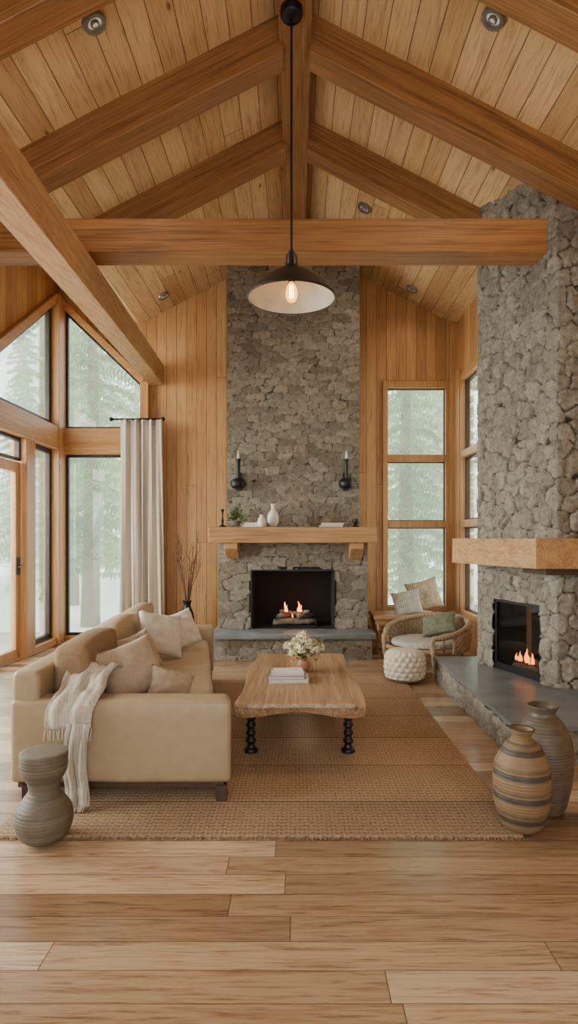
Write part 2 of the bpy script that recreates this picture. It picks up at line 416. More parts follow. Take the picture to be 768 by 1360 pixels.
# ------------------------------------------------------------ room shell
RZ=5.4; SL=.52
def cz(x): return RZ-SL*abs(x)
finish(box('floor',-3.45,3.3,-1.2,8.55,-.12,0,M['floor']),'structure')
finish(prism('ceiling',[[(0,RZ),(3.3,cz(3.3)),(3.3,cz(3.3)+.12),(0,RZ+.12)]],'Y',-1.2,8.5,M['ceil']),'structure')
finish(prism('ceiling.001',[[(0,RZ),(0,RZ+.12),(-2.12,cz(2.12)+.12),(-2.12,cz(2.12))]],'Y',-1.2,8.5,M['ceil']),'structure')
finish(prism('ceiling.002',[[(-2.12,cz(2.12)),(-2.12,cz(2.12)+.12),(-3.45,5.0),(-3.45,4.88)]],'Y',-1.2,8.5,M['ceil']),'structure')
def wt(x): return cz(x)+.03
BW=8.3
finish(prism('wall_back',[[(-2.0,0),(0,0),(0,wt(0)),(-2.0,wt(2.0))],[(0,0),(1.16,0),(1.16,wt(1.16)),(0,wt(0))],
  [(1.16,0),(2.3,0),(2.3,.41),(1.16,.41)],[(1.16,3.52),(2.3,3.52),(2.3,wt(2.3)),(1.16,wt(1.16))],[(2.12,.41),(2.3,.41),(2.3,3.52),(2.12,3.52)]],
  'Y',BW,BW+.14,M['wall']),'structure')
finish(prism('wall_back_bay',[[(-3.3,4.66),(-2.0,3.46),(-2.0,4.33),(-2.12,4.33),(-3.3,4.9)]],'Y',BW,BW+.14,M['wall']),'structure')
finish(prism('wall_right',[[(5.7,0),(8.3,0),(8.3,.41),(5.7,.41)],[(5.7,3.52),(8.3,3.52),(8.3,4.34),(5.7,4.34)],[(8.14,.41),(8.3,.41),(8.3,3.52),(8.14,3.52)],[(5.7,.41),(6.7,.41),(6.7,3.52),(5.7,3.52)]],'X',2.14,2.28,M['wally']),'structure')
finish(prism('wall_right_front',[[(-1.2,0),(4.9,0),(4.9,3.8),(-1.2,3.8)]],'X',3.15,3.28,M['wally']),'structure')
finish(prism('wall_front',[[(-3.3,0),(-1.8,0),(-1.8,4.5),(-3.3,4.9)],[(1.8,0),(3.2,0),(3.2,3.8),(1.8,4.48)],[(-1.8,2.6),(1.8,2.6),(1.8,4.48),(0,5.42),(-1.8,4.5)]],'Y',-1.32,-1.2,M['wall']),'structure')
finish(prism('wall_left',[[(-1.2,2.87),(6.2,2.87),(6.2,4.92),(-1.2,4.92)],[(6.2,3.26),(8.02,4.58),(8.02,4.92),(6.2,4.92)],[(8.02,4.58),(8.3,4.66),(8.3,4.92),(8.02,4.92)],[(-1.2,0),(1.6,0),(1.6,2.87),(-1.2,2.87)]],'X',-3.34,-3.2,M['wally']),'structure')
T=[]
def trim(x0,x1,y0,y1,z0,z1,ax,mat='trim'):
    o=box('trim_%d'%(len(T)+1),x0,x1,y0,y1,z0,z1,M[mat+ax],bevel=.006,seg=1); T.append(o); return finish(o,'structure')
trim(-3.32,-3.12,8.06,8.36,0,4.62,'Z')
trim(-3.33,-3.13,.4,8.08,2.57,2.87,'Y')
trim(-3.14,-2.0,8.24,8.42,2.53,2.88,'X')
trim(-2.09,-1.98,8.2,8.42,0,3.5,'Z')
trim(-3.33,-3.15,7.16,7.41,0,2.58,'Z')
trim(-3.33,-3.15,5.85,6.02,0,2.58,'Z')
trim(-3.33,-3.15,4.4,4.6,0,2.58,'Z')
trim(-3.33,-3.15,2.9,3.05,0,2.58,'Z')
trim(-3.14,-2.05,8.24,8.42,0,.09,'X')
trim(-3.33,-3.15,7.4,8.08,0,.09,'Y')
trim(-3.33,-3.15,1.6,5.86,0,.12,'Y')
def rake(name,poly,axis,a0,a1,m):
    o=prism(name,[poly],axis,a0,a1,M[m],bevel=.006); T.append(o); return finish(o,'structure')
rake('trim_%d'%(len(T)+1),[(-3.15,4.50),(-2.05,3.44),(-2.05,3.56),(-3.15,4.62)],'Y',8.22,8.44,'trimX')
rake('trim_%d'%(len(T)+1),[(8.06,4.50),(6.2,3.16),(6.2,3.3),(8.06,4.62)],'X',-3.35,-3.14,'trimY')
finish(box('baseboard_back',-1.98,1.3,8.27,8.3,0,.1,M['trimX']),'structure')

W=[]
def window(polys_frame,pane,axis,a0,a1,mats=('dark',)):
    n=len(W)+1
    fr=prism('window_%d'%n,polys_frame,axis,a0,a1,M[mats[0]],bevel=.004); finish(fr,'structure'); W.append(fr)
    mid=(a0+a1)/2
    g=prism('glass_pane',[pane],axis,mid-.003,mid+.003,M['glass'])
    g.location=g.location-fr.location; g.parent=fr
    return fr
def ring(poly,w):
    n=len(poly); c=Vector((sum(p[0] for p in poly)/n,sum(p[1] for p in poly)/n)); P=[Vector(p) for p in poly]
    ar=sum(P[i].x*P[(i+1)%n].y-P[(i+1)%n].x*P[i].y for i in range(n))
    sg=1 if ar>0 else -1
    inn=[]
    for i in range(n):
        a,b,d=P[i-1],P[i],P[(i+1)%n]
        e1=(b-a).normalized(); e2=(d-b).normalized(); n1=Vector((-e1.y,e1.x))*sg; n2=Vector((-e2.y,e2.x))*sg
        k2=(n1+n2); k2=k2*(w/ (1+n1.dot(n2))); inn.append(b+k2)
    return [[tuple(P[i]),tuple(P[(i+1)%n]),tuple(inn[(i+1)%n]),tuple(inn[i])] for i in range(n)],[tuple(p) for p in inn]
def win(poly,axis,a0,a1,w=.05,mat='dark'):
    r,i=ring(poly,w); return window(r,i,axis,a0,a1,(mat,))
win([(-3.12,2.88),(-2.09,2.88),(-2.09,3.48),(-3.12,4.47)],'Y',8.3,8.36,.03)
win([(-3.12,.09),(-2.09,.09),(-2.09,2.53),(-3.12,2.53)],'Y',8.3,8.36,.035)
win([(6.25,2.87),(8.06,2.87),(8.06,4.5),(6.25,3.2)],'X',-3.28,-3.22,.07)
win([(7.41,.09),(8.06,.09),(8.06,2.57),(7.41,2.57)],'X',-3.28,-3.22,.06)
win([(6.02,2.3),(7.16,2.3),(7.16,2.57),(6.02,2.57)],'X',-3.28,-3.22,.035)
win([(4.6,.12),(5.85,.12),(5.85,2.57),(4.6,2.57)],'X',-3.28,-3.22,.06)
win([(3.05,.12),(4.4,.12),(4.4,2.57),(3.05,2.57)],'X',-3.28,-3.22,.06)
win([(1.6,.12),(2.9,.12),(2.9,2.57),(1.6,2.57)],'X',-3.28,-3.22,.06)
r,i=ring([(6.04,.01),(7.14,.01),(7.14,2.28),(6.04,2.28)],.12)
d=prism('door_1',r,'X',-3.27,-3.21,M['trimZ'],bevel=.006); finish(d,'structure')
g=prism('glass_pane',[i],'X',-3.245,-3.238,M['glass']); g.location-=d.location; g.parent=d
V=[];F=[]; tubeVF([(-3.21,7.08,1.08),(-3.15,7.08,1.08),(-3.15,6.97,1.08)],.011,V,F); boxVF(-3.212,-3.2,7.05,7.11,.98,1.18,V,F)
h=mk('handle',V,F,M['black']); h.location-=d.location; h.parent=d
def ladder(axis,u0,u1,lev,a0,a1,fw=.07,out=.05,sashm='dark',sw=.025):
    n=len(W)+1; P=[]
    P+=[[(u0,lev[0]),(u0+fw,lev[0]),(u0+fw,lev[-1]),(u0,lev[-1])],[(u1-fw,lev[0]),(u1,lev[0]),(u1,lev[-1]),(u1-fw,lev[-1])]]
    for q,z in enumerate(lev):
        z0,z1=(z,z+.07) if q==0 else ((z-.09,z) if q==len(lev)-1 else (z-.045,z+.045))
        P.append([(u0+fw,z0),(u1-fw,z0),(u1-fw,z1),(u0+fw,z1)])
    fr=prism('window_%d'%n,P,axis,a0-out,a1,M['trimZ'],bevel=.005); finish(fr,'structure'); W.append(fr)
    for q in range(len(lev)-1):
        z0=lev[q]+(.07 if q==0 else .045); z1=lev[q+1]-(.09 if q==len(lev)-2 else .045)
        rr,ii=ring([(u0+fw,z0),(u1-fw,z0),(u1-fw,z1),(u0+fw,z1)],sw)
        s=prism('sash',rr,axis,(a0+a1)/2-.02,(a0+a1)/2+.03,M[sashm]); s.location-=fr.location; s.parent=fr
        g=prism('glass_pane',[ii],axis,(a0+a1)/2,(a0+a1)/2+.005,M['glass']); g.location-=fr.location; g.parent=fr
    return fr
ladder('Y',1.16,2.08,[.41,1.59,2.48,3.52],8.3,8.4,sashm='darkwood',sw=.012)
ladder('X',6.68,7.96,[.41,1.59,2.48,3.52],2.15,2.24,.06,.03,sashm='darkwood',sw=.02)
trim(2.06,2.16,8.2,8.32,0,4.3,'Z')
trim(2.11,2.16,7.96,8.2,.38,3.6,'Z')
finish(box('baseboard_right',2.11,2.14,6.0,8.2,0,.1,M['trimY']),'structure')

# beams
def beam(o,label): return finish(o,None,label,'beam')
beam(box('ridge_beam',-.13,.11,-1.2,8.3,5.10,5.40,M['beamY'],bevel=.006,seg=1),'long honey timber ridge beam running under the ceiling peak')
def rafter(y,sd,w=.21,dp=.29,xe=3.1):
    x0=.10; xe2=xe if sd>0 else 2.15
    P=[(sd*x0,cz(x0)+.02),(sd*xe2,cz(xe2)+.02),(sd*xe2,cz(xe2)-dp),(sd*x0,cz(x0)-dp)]
    o=prism('rafter_beam',[P],'Y',y,y+w,M['beamX'],bevel=.005)
    ang=math.atan(SL*sd)   # local X follows the slope so the grain runs along the rafter
    o.data.transform(Matrix.Rotation(-ang,4,'Y')); o.rotation_euler=(0,ang,0)
    return beam(o,'sloping honey timber rafter under the plank ceiling')
for y in (3.40,4.6,5.76):
    rafter(y,1,xe=3.1 if y<5 else 1.9); rafter(y,-1)
beam(box('tie_beam',-3.2,1.885,4.6,4.83,3.545,3.80,M['beamX'],bevel=.006,seg=1),'heavy horizontal timber tie beam spanning the room')
def skew(name,a,b,w,h,mat):
    a=Vector(a);b=Vector(b);V=[]
    for p in (a,b):
        V+=[(p.x-w/2,p.y,p.z-h/2),(p.x+w/2,p.y,p.z-h/2),(p.x+w/2,p.y,p.z+h/2),(p.x-w/2,p.y,p.z+h/2)]
    F=[(0,1,2,3),(7,6,5,4),(0,4,5,1),(1,5,6,2),(2,6,7,3),(3,7,4,0)]
    o=mk(name,V,F,mat); bev(o,.006,1,False); return o
beam(skew('eave_beam',(-1.50,2.7,3.25),(-1.89,8.28,3.60),.2,.27,M['eave']),'light timber beam descending to the corner post by the curtain')

# ------------------------------------------------------------ central fireplace
fp=empty('stone_fireplace',(-.04,7.4,0),'tall grey-brown fieldstone fireplace with timber mantel and lit gas fire','fireplace')
stone_wrap('chimney_breast',[(-.85,8.29),(-.85,7.52),(.77,7.52),(.77,8.29)],1.42,5.15,.0145,.19,.088,.012,M['stoneB'],fp,seed=2,rough=.35,jit=.55,soft=.09,pw=7)
stone_wrap('surround',[(-.935,8.29),(-.935,7.36),(.85,7.36),(.85,8.29)],.30,1.47,.0145,.22,.11,.014,M['stoneB'],fp,hole=(.93+.395,.93+1.375,.31,1.02),seed=5,rough=.35,jit=.55,soft=.09,pw=7)
box('surround_cap',-.93,.845,7.37,8.29,1.40,1.47,M['slate'],fp)
stone_wrap('hearth_base',[(-.95,8.2),(-.95,7.06),(.87,7.06),(.87,8.2)],0,.26,.018,.24,.12,.015,M['stoneB'],fp,seed=8,rough=.4,soft=.10)
box('hearth_slab',-.99,.91,7.0,8.25,.245,.31,M['slate'],fp,bevel=.006)
V=[];F=[]
for b in ((-.57,.475,7.9,7.95,.3,1.06),(-.57,-.53,7.35,7.95,.3,1.06),(.435,.475,7.35,7.95,.3,1.06),(-.57,.475,7.35,7.95,1.01,1.06),(-.57,.475,7.36,7.95,.3,.325)): boxVF(*b,V,F)
mk('firebox',V,F,M['soot'],fp)
boxes('firebox_frame',[(-.55,-.535,7.335,7.36,.32,1.025),(.44,.455,7.335,7.36,.32,1.025),(-.55,.455,7.335,7.36,1.01,1.025)],M['black'],fp)
box('mantel_shelf',-1.0,.915,6.98,7.56,1.35,1.53,M['mantel'],fp,bevel=.006,seg=1)
for x in (-.83,.62):
    prism('corbel',[[(7.36,1.35),(7.04,1.35),(7.04,1.28),(7.26,1.16),(7.36,1.16)]],'X',x,x+.15,M['mantely'],fp,bevel=.006)
rl=random.Random(4)
for q,(x0,y0,z0,x1,y1,z1,r) in enumerate(((-.28,7.47,.385,.22,7.50,.385,.038),(-.24,7.60,.385,.24,7.57,.385,.042),(-.26,7.69,.385,.18,7.70,.385,.04),(-.22,7.47,.45,-.02,7.66,.455,.034),(.02,7.48,.45,.20,7.64,.455,.034),(-.12,7.62,.46,.16,7.52,.50,.03),(-.20,7.55,.50,.02,7.60,.47,.028))):
    n=7; pts=[(x0+(x1-x0)*i/n+rl.uniform(-.006,.006),y0+(y1-y0)*i/n+rl.uniform(-.006,.006),z0+(z1-z0)*i/n+rl.uniform(-.006,.006)) for i in range(n+1)]
    tube('log',pts,r,M['logm'],fp,seg=10,r1=r*.85)
boxes('fire_grate',[(-.3,.24,7.43,7.44,.335,.348),(-.3,.24,7.72,7.73,.335,.348)]+[(-.3+q*.088,-.29+q*.088,7.43,7.73,.335,.346) for q in range(7)]+[(-.3,-.29,7.43,7.44,.322,.40),(.23,.24,7.43,7.44,.322,.40),(-.3,-.29,7.72,7.73,.322,.34),(.23,.24,7.72,7.73,.322,.34)],M['black'],fp)
def flame(parent,c,s,sd=0):
    V=[];F=[]; rr=random.Random(sd)
    for q in range(4):
        hx=rr.uniform(-.028,.028) if q else 0; hh=(1.0 if q==0 else rr.uniform(.4,.75))*.125*s; r0=(.016 if q==0 else .010)*s
        n=9
        b=len(V); ph=rr.uniform(0,6)
        for i in range(n):
            t=i/(n-1); r=r0*(math.sin(pi*min(1,t*.85+.12))**.8)*(1-t)**.35+.0004
            ox=hx*s+.012*s*math.sin(t*5+ph)*t; oy=.006*s*math.cos(t*4+ph)*t
            for j in range(8): a=2*pi*j/8; V.append((c[0]+ox+r*math.cos(a),c[1]+oy+r*math.sin(a),c[2]+hh*t))
        for i in range(n-1):
            for j in range(8): k2=(j+1)%8; F.append((b+i*8+j,b+i*8+k2,b+(i+1)*8+k2,b+(i+1)*8+j))
    return mk('flame',V,F,M['flame'],parent,True,True)
flame(fp,(-.135,7.52,.50),1.0,1); flame(fp,(.03,7.52,.50),1.05,2); flame(fp,(-.05,7.46,.44),.4,3)
l=bpy.data.lights.new('fire_light','POINT'); l.energy=3; l.color=(1,.45,.15); l.shadow_soft_size=.05; o=bpy.data.objects.new('fire_light',l); o.location=(-.03,7.44,.68); link(o)

# ------------------------------------------------------------ right fireplace
rf=empty('stone_fireplace',(2.1,5.3,0),'rugged floor-to-ceiling stone fireplace with thick oak mantel and glass-fronted fire','fireplace')
A=Vector((1.735,5.86)); B=Vector((2.06,4.84))
dirv=(B-A).normalized(); Lf=(B-A).length; nrm=Vector((dirv.y,-dirv.x)); 
if nrm.x>0: nrm=-nrm
path=[(2.45,5.99),(A.x,A.y),(B.x,B.y),(3.14,4.84)]
L0=(Vector(path[0])-A).length
def fpnt(t,o=0): q=A+dirv*(Lf*t)+nrm*o; return (q.x,q.y)
t0,t1=.25,.84
zf0,zf1=.22,.85
sg=1 if Vector((dirv.y,-dirv.x)).dot(nrm)>0 else -1
stone_wrap('chimney_stack',path,.18,4.75,.013,.13,.135,.038,M['stoneR'],rf,hole=(L0+Lf*t0,L0+Lf*t1,zf0-.06,zf1),seed=11,sign=sg,pw=5,soft=.12,jit=.75,rough=.9)
stone_wrap('hearth_base',[(2.0,6.1),(1.385,6.1),(1.385,3.87),(3.14,3.87)],0,.19,.013,.17,.095,.028,M['stoneR'],rf,seed=14,sign=sg,rough=.8)
prism('hearth_slab',[[(1.365,6.13),(1.365,3.84),(3.14,3.84),(3.14,4.95),(2.2,4.95),(1.9,6.13)]],'Z',.19,.222,M['slate'],rf,bevel=.003)
m0=fpnt(-.03,.265); m1=(1.79,4.59)
prism('mantel_shelf',[[m0,fpnt(-.03,-.08),fpnt(1,-.1),(3.14,4.9),(3.14,4.59),m1]],'Z',1.17,1.40,M['mantely'],rf,bevel=.004)
prism('mantel_support',[[fpnt(.80,.16),fpnt(.80,-.05),fpnt(1,-.1),(2.5,4.86),(2.5,4.68),(1.90,4.68)]],'Z',1.12,1.17,M['darkwood'],rf,bevel=.003)
def quadbox(ta,tb,oa,ob,z0,z1,V,F):
    b=len(V); p=[fpnt(ta,oa),fpnt(tb,oa),fpnt(tb,ob),fpnt(ta,ob)]
    V+=[(x,y,z0) for x,y in p]+[(x,y,z1) for x,y in p]
    F+=[tuple(b+i for i in f) for f in ((0,3,2,1),(4,5,6,7),(0,1,5,4),(1,2,6,5),(2,3,7,6),(3,0,4,7))]
V=[];F=[]
quadbox(t0-.03,t1+.03,-.42,-.38,.18,.9,V,F); quadbox(t0-.04,t0,-.4,-.01,.18,.9,V,F); quadbox(t1,t1+.04,-.4,-.01,.18,.9,V,F)
quadbox(t0,t1,-.4,-.01,zf1,.9,V,F); quadbox(t0,t1,-.4,-.01,.18,.23,V,F)
fixn(mk('firebox',V,F,M['soot'],rf))
V=[];F=[]
quadbox(t0-.005,t0+.025,-.02,.004,.216,zf1+.005,V,F); quadbox(t1-.025,t1+.005,-.02,.004,.216,zf1+.005,V,F)
quadbox(t0,t1,-.02,.004,zf1-.025,zf1+.005,V,F); quadbox(t0,t1,-.02,.004,.216,.28,V,F)
fixn(mk('firebox_frame',V,F,M['black'],rf))
V=[];F=[]; quadbox(t0+.02,t1-.02,-.012,-.006,.27,zf1-.02,V,F); fixn(mk('firebox_glass',V,F,M['fglass'],rf))
for q,(tt,oo) in enumerate(((.56,-.07),(.52,-.13),(.58,-.16))):
    a=fpnt(tt-.14,oo); b2=fpnt(tt+.13,oo+.03*(q-1)); tube('log',[(a[0],a[1],.27+.05*(q%2)),(b2[0],b2[1],.28+.05*(q%2))],.033,M['logm'],rf,seg=10)
for tt,oo,s,sd in ((.52,-.05,.7,4),(.59,-.05,1.0,5),(.66,-.05,.8,6),(.46,-.06,.5,7)):
    a=fpnt(tt,oo); flame(rf,(a[0],a[1],.33),s,sd)

# ------------------------------------------------------------ rug
rg=empty('jute_rug',(-.18,4.6,0),'large braided brown jute rug with fringed edge','rug')
box('rug_field',-1.42,1.06,2.86,6.5,.001,.016,M['jute'],rg,bevel=.004)
V=[];F=[]
for y,s in ((2.86,-1),(6.5,1)):
    x=-1.41
    while x<1.055:
        l=random.uniform(.012,.026); x2=x+random.uniform(-.008,.008)
        b=len(V); V+=[(x,y,.012),(x+.007,y,.012),(x2+.005,y+s*l,.003),(x2,y+s*l,.003)]; F.append((b,b+1,b+2,b+3)); x+=.009
fr=mk('fringe',V,F,M['jute'],rg); fr['kind']='stuff'

# ------------------------------------------------------------ sofa
def tap(x,y,z):
    t=(y-3.2)/2.85; return (-1.5-.1*t+(x+1.5)*(1-.33*t),y,z)
sf=empty('sofa',(-1.1,4.6,0.016),'long tan leather sofa with loose cushions and dark wooden feet','sofa')
def sbox(name,x0,x1,y0,y1,z0,z1,mat,bv,seg=4,puff=0,wr=.006):
    V,F=boxVF(x0,x1,y0,y1,z0,z1); o=mk(name,V,F,mat,None,True,False,False); bev(o,bv,seg)
    bm=bmesh.new(); bm.from_mesh(o.data)
    for ax,(a,b) in enumerate(((x0,x1),(y0,y1),(z0,z1))):
        m=int((b-a)/.08)
        for q in range(1,m):
            c=[0,0,0]; c[ax]=a+(b-a)*q/m; nn=[0,0,0]; nn[ax]=1
            if bv<c[ax]-a and bv<b-c[ax]:
                bmesh.ops.bisect_plane(bm,geom=bm.verts[:]+bm.edges[:]+bm.faces[:],plane_co=c,plane_no=nn)
    cx,cy,cz_=(x0+x1)/2,(y0+y1)/2,(z0+z1)/2; hx,hy,hz=(x1-x0)/2,(y1-y0)/2,(z1-z0)/2
    for v in bm.verts:
        u,w,t=(v.co.x-cx)/hx,(v.co.y-cy)/hy,(v.co.z-cz_)/hz
        if puff:
            v.co.z+=puff*t*(1-u*u)*(1-w*w); v.co.x+=puff*u*(1-w*w)*(1-t*t)*.6; v.co.y+=puff*w*(1-u*u)*(1-t*t)*.5
        v.co+=Vector((noise.noise(v.co*6),noise.noise(v.co*6+Vector((9,0,0))),noise.noise(v.co*6+Vector((0,9,0)))))*wr
        v.co=Vector(tap(*v.co))
    for f in bm.faces: f.smooth=True
    bm.to_mesh(o.data); bm.free()
    off=Vector(sf.location)
    vs=[v.co for v in o.data.vertices]; mn=Vector((min(v.x for v in vs),min(v.y for v in vs),min(v.z for v in vs)))
    for v in o.data.vertices: v.co-=mn
    o.location=mn-off; o.parent=sf; return o
sbox('back_frame',-1.5,-1.35,3.22,6.03,.12,.70,M['leather'],.03,wr=.003)
sbox('armrest',-1.50,-.34,3.2,3.37,.12,.555,M['leather'],.030,wr=.003)
sbox('armrest',-1.48,-.34,5.87,6.05,.12,.555,M['leather'],.030,wr=.003)
sbox('seat_base',-1.35,-.44,3.38,5.87,.12,.27,M['leather'],.02,wr=.003)
sbox('seat_cushion',-1.3,-.42,3.39,4.64,.26,.43,M['leather2'],.035,puff=.015)
sbox('seat_cushion',-1.3,-.42,4.65,5.86,.26,.43,M['leather2'],.035,puff=.015)
for q in range(3):
    y=3.44+q*.805
    sbox('back_cushion',-1.36,-1.15,y,y+.775,.43,.79,M['brownf' if q==0 else 'beige2'],.05,puff=.025)
o=box('base_rail',-1.47,-.38,3.24,5.98,.085,.125,M['darkwood'],sf,fn=tap)
for x in (-1.45,-.42):
    for y in (3.23,5.93): box('leg',x,x+.06,y,y+.06,.016,.1,M['darkwood'],sf,fn=tap,bevel=.004,seg=1)
PG='sofa pillows'
pillow('pillow',.40,.36,.15,M['beige'],(-1.00,3.68,.605),(62,-14,38),'large beige linen pillow leaning on the sofa arm',seed=2,group=PG)
pillow('pillow',.27,.20,.10,M['beige'],(-.745,3.64,.53),(55,18,20),'small beige linen lumbar pillow on the sofa seat',seed=3,group=PG)
pillow('pillow',.39,.37,.14,M['cream'],(-1.08,4.88,.635),(66,12,42),'cream woven square pillow standing on the sofa seat',seed=4,group=PG)
pillow('pillow',.35,.33,.13,M['cream'],(-1.00,5.3,.61),(66,-10,50),'off-white square pillow leaning behind another pillow',seed=5,group=PG)
pillow('pillow',.34,.30,.12,M['beige'],(-1.11,4.30,.59),(66,-10,60),'tan pillow leaning against the sofa back',seed=6,group=PG)

tb=empty('throw_blanket',(-1.2,3.3,.018),'cream woven throw with fringe draped over the sofa arm','blanket')
def sheet(name,x0,x1,prof,nx,mat,parent,amp,seed,thick=.010):
    V=[];F=[];n=len(prof)
    for i in range(nx+1):
        u=i/nx
        for j,(y,z,ny,nz) in enumerate(prof):
            w=amp*(math.sin(u*13+seed+j*.12)+.6*math.sin(u*27+seed*2))*.5+amp*.8*noise.noise(Vector((u*4,j*.25,seed)))
            w=w+amp
            sh=.02*(1-j/(n-1)) if name=='blanket_body' else 0
            V.append((x0+(x1-x0)*u+.014*math.sin(j*.3+seed)+sh,y+ny*w,z+nz*w))
    for i in range(nx):
        for j in range(n-1):
            a=i*n+j; F.append((a,a+1,a+n+1,a+n))
    o=mk(name,V,F,mat,parent,True,True); m=o.modifiers.new('s','SOLIDIFY'); m.thickness=thick; m.offset=1
    return o
def dens(pts,m=6):
    out=[]
    for (a,b) in zip(pts[:-1],pts[1:]):
        for q in range(m): t=q/m; out.append(tuple(a[i]*(1-t)+b[i]*t for i in range(4)))
    out.append(pts[-1]); return out
TX=.035
pr=dens([(3.60,.62,0,1),(3.50,.65,0,1),(3.42,.62,0,1),(3.33,.585,0,1),(3.23,.57,-.3,.9),(3.185,.52,-1,.2),(3.18,.42,-1,0)])
sheet('blanket_body',-1.325+TX,-1.085+TX,pr,34,M['throw'],tb,.017,1.0)
pr2=dens([(3.17,.45,-1,0),(3.165,.3,-1,0),(3.16,.15,-1,0),(3.13,.035,-1,.1)])
sheet('blanket_tail',-1.22+TX,-1.10+TX,pr2,20,M['throw'],tb,.016,2.5)
V=[];F=[]
for x0,x1,z in ((-1.325+TX,-1.09+TX,.425),(-1.225+TX,-1.10+TX,.05)):
    x=x0
    while x<x1:
        y=3.16 if z>.1 else 3.11; l=.065 if z>.1 else .028
        dx=random.uniform(-.012,.012); tubeVF([(x,y,z),(x+dx/2,y-.006,z-l/2),(x+dx,y-(.004 if z>.1 else .02),z-l)],.003,V,F,5); x+=.009
fr=mk('fringe',V,F,M['throw'],tb); fr['kind']='stuff'

# ------------------------------------------------------------ coffee table
ct=empty('coffee_table',(.03,4.4,.016),'rustic live-edge wooden coffee table with black turned legs','table')
def live(n=36):
    pl=[]
    x0,x1,y0,y1=-.365,.41,3.64,5.2
    for i in range(n): t=i/n; pl.append((x0+(x1-x0)*t,y0-.018*math.sin(pi*t)-.008*math.sin(t*9)))
    for i in range(n): t=i/n; pl.append((x1+.014*math.sin(t*8)-.03*t,y0+(y1-y0)*t))
    for i in range(n): t=i/n; pl.append((x1-.03-(x1-x0-.06)*t,y1+.012*math.sin(t*7)))
    for i in range(n): t=i/n; pl.append((x0+.03-.03*t+.014*math.sin(t*9+1),y1-(y1-y0)*t))
    return pl
pl=live(); n=len(pl); V=[];F=[]; c=Vector((.02,4.42))
lv=[(-.010,.425),(.0,.42),(.004,.40),(-.004,.375),(-.016,.350)]
for (o_,z) in lv:
    for q,(x,y) in enumerate(pl):
        d=(Vector((x,y))-c).normalized(); wz=.022*math.sin((x-.02)*9+1.8) if z<.38 and y<3.75 else 0
        V.append((x+d.x*o_,y+d.y*o_+.003*math.sin(q*1.3),z+wz*.8))
for l in range(len(lv)-1):
    for q in range(n): r=(q+1)%n; F.append((l*n+q,l*n+r,(l+1)*n+r,(l+1)*n+q))
F.append(tuple(range(n))); F.append(tuple((len(lv)-1)*n+q for q in range(n-1,-1,-1)))
o=fixn(mk('table_top',V,F,M['table'],ct)); 
boxes('apron',[(-.31,.35,4.0,4.04,.30,.36),(-.31,.35,4.9,4.94,.30,.36),(-.31,-.28,4.0,4.94,.30,.36),(.32,.35,4.0,4.94,.30,.36)],M['blackleg'],ct)
lp=[(.045,0),(.045,.02),(.028,.03),(.022,.05),(.036,.075),(.022,.10),(.034,.125),(.021,.15),(.034,.175),(.021,.20),(.034,.225),(.022,.25),(.024,.27),(.04,.29),(.04,.35)]
lpf=[]
for (a,b) in zip(lp[:-1],lp[1:]):
    for q in range(3): t=q/3; t2=(1-math.cos(pi*t))/2; lpf.append((a[0]+(b[0]-a[0])*t2,a[1]+(b[1]-a[1])*t))
lpf.append(lp[-1])
for x,y in ((-.295,3.98),(.335,3.98),(-.295,4.92),(.335,4.92)):
    lathe('leg',lpf,(x,y,.017),M['blackleg'],ct,seg=20)

def book(x,y,z,w,d,h,rot,cov,label,group):
    e=empty('book',(x,y,z),label,'book',rot=rot,group=group)
    boxes('cover',[(-w/2,w/2,-d/2,d/2,0,.004),(-w/2,w/2,-d/2,d/2,h-.004,h),(-w/2,-w/2+.005,-d/2,d/2,0,h)],M[cov],e,False)
    box('pages',-w/2+.004,w/2-.005,-d/2+.005,d/2-.005,.004,h-.004,M['paper'],e,False)
    return e
TB='books on the coffee table'
book(-.055,4.22,.426,.27,.20,.026,.05,'bookw','large pale coffee-table book at the bottom of a stack',TB)
book(-.065,4.21,.4525,.25,.185,.02,-.06,'bookg','grey-covered book in the stack on the coffee table',TB)
book(-.06,4.22,.473,.21,.17,.02,.1,'bookw','white book on top of the coffee table stack',TB)
fl=empty('flower_vase',(.05,4.5,.426),'small brown vase of cream hydrangeas on the coffee table','flowers')
lathe('vase',[(.032,0),(.045,.012),(.052,.04),(.045,.07),(.036,.085),(.04,.095)],(.05,4.5,.426),M['bench'],fl,seg=28)
for q in range(22):
    a=q*2.4; r=.029*math.sqrt(q)*.95; cx=.05+r*math.cos(a); cy=4.5+r*math.sin(a); zz=.69-.70*r-.03*random.random()
    V=[];F=[]
    for s in range(80):
        th=random.uniform(0,2*pi); ph=math.acos(random.uniform(-.6,1)); nrm_=Vector((math.sin(ph)*math.cos(th),math.sin(ph)*math.sin(th),math.cos(ph)))
        p0=Vector((cx,cy,zz))+nrm_*.032*random.uniform(.75,1.15); t1_=nrm_.orthogonal().normalized(); t1_.rotate(Matrix.Rotation(random.random()*6,3,nrm_)); t2_=nrm_.cross(t1_)
        b=len(V); sz=.0088
        V+=[tuple(p0+t1_*sz),tuple(p0+t2_*sz+nrm_*.004),tuple(p0-t1_*sz),tuple(p0-t2_*sz+nrm_*.003)]; F.append((b,b+1,b+2,b+3))
    mk('flower_head',V,F,M['petal'],fl)
    if q<8: tube('stem',[(.05,4.5,.5),((.05+cx)/2,(4.5+cy)/2,.57),(cx,cy,zz-.02)],.003,M['leaf'],fl,seg=5)
V=[];F=[]
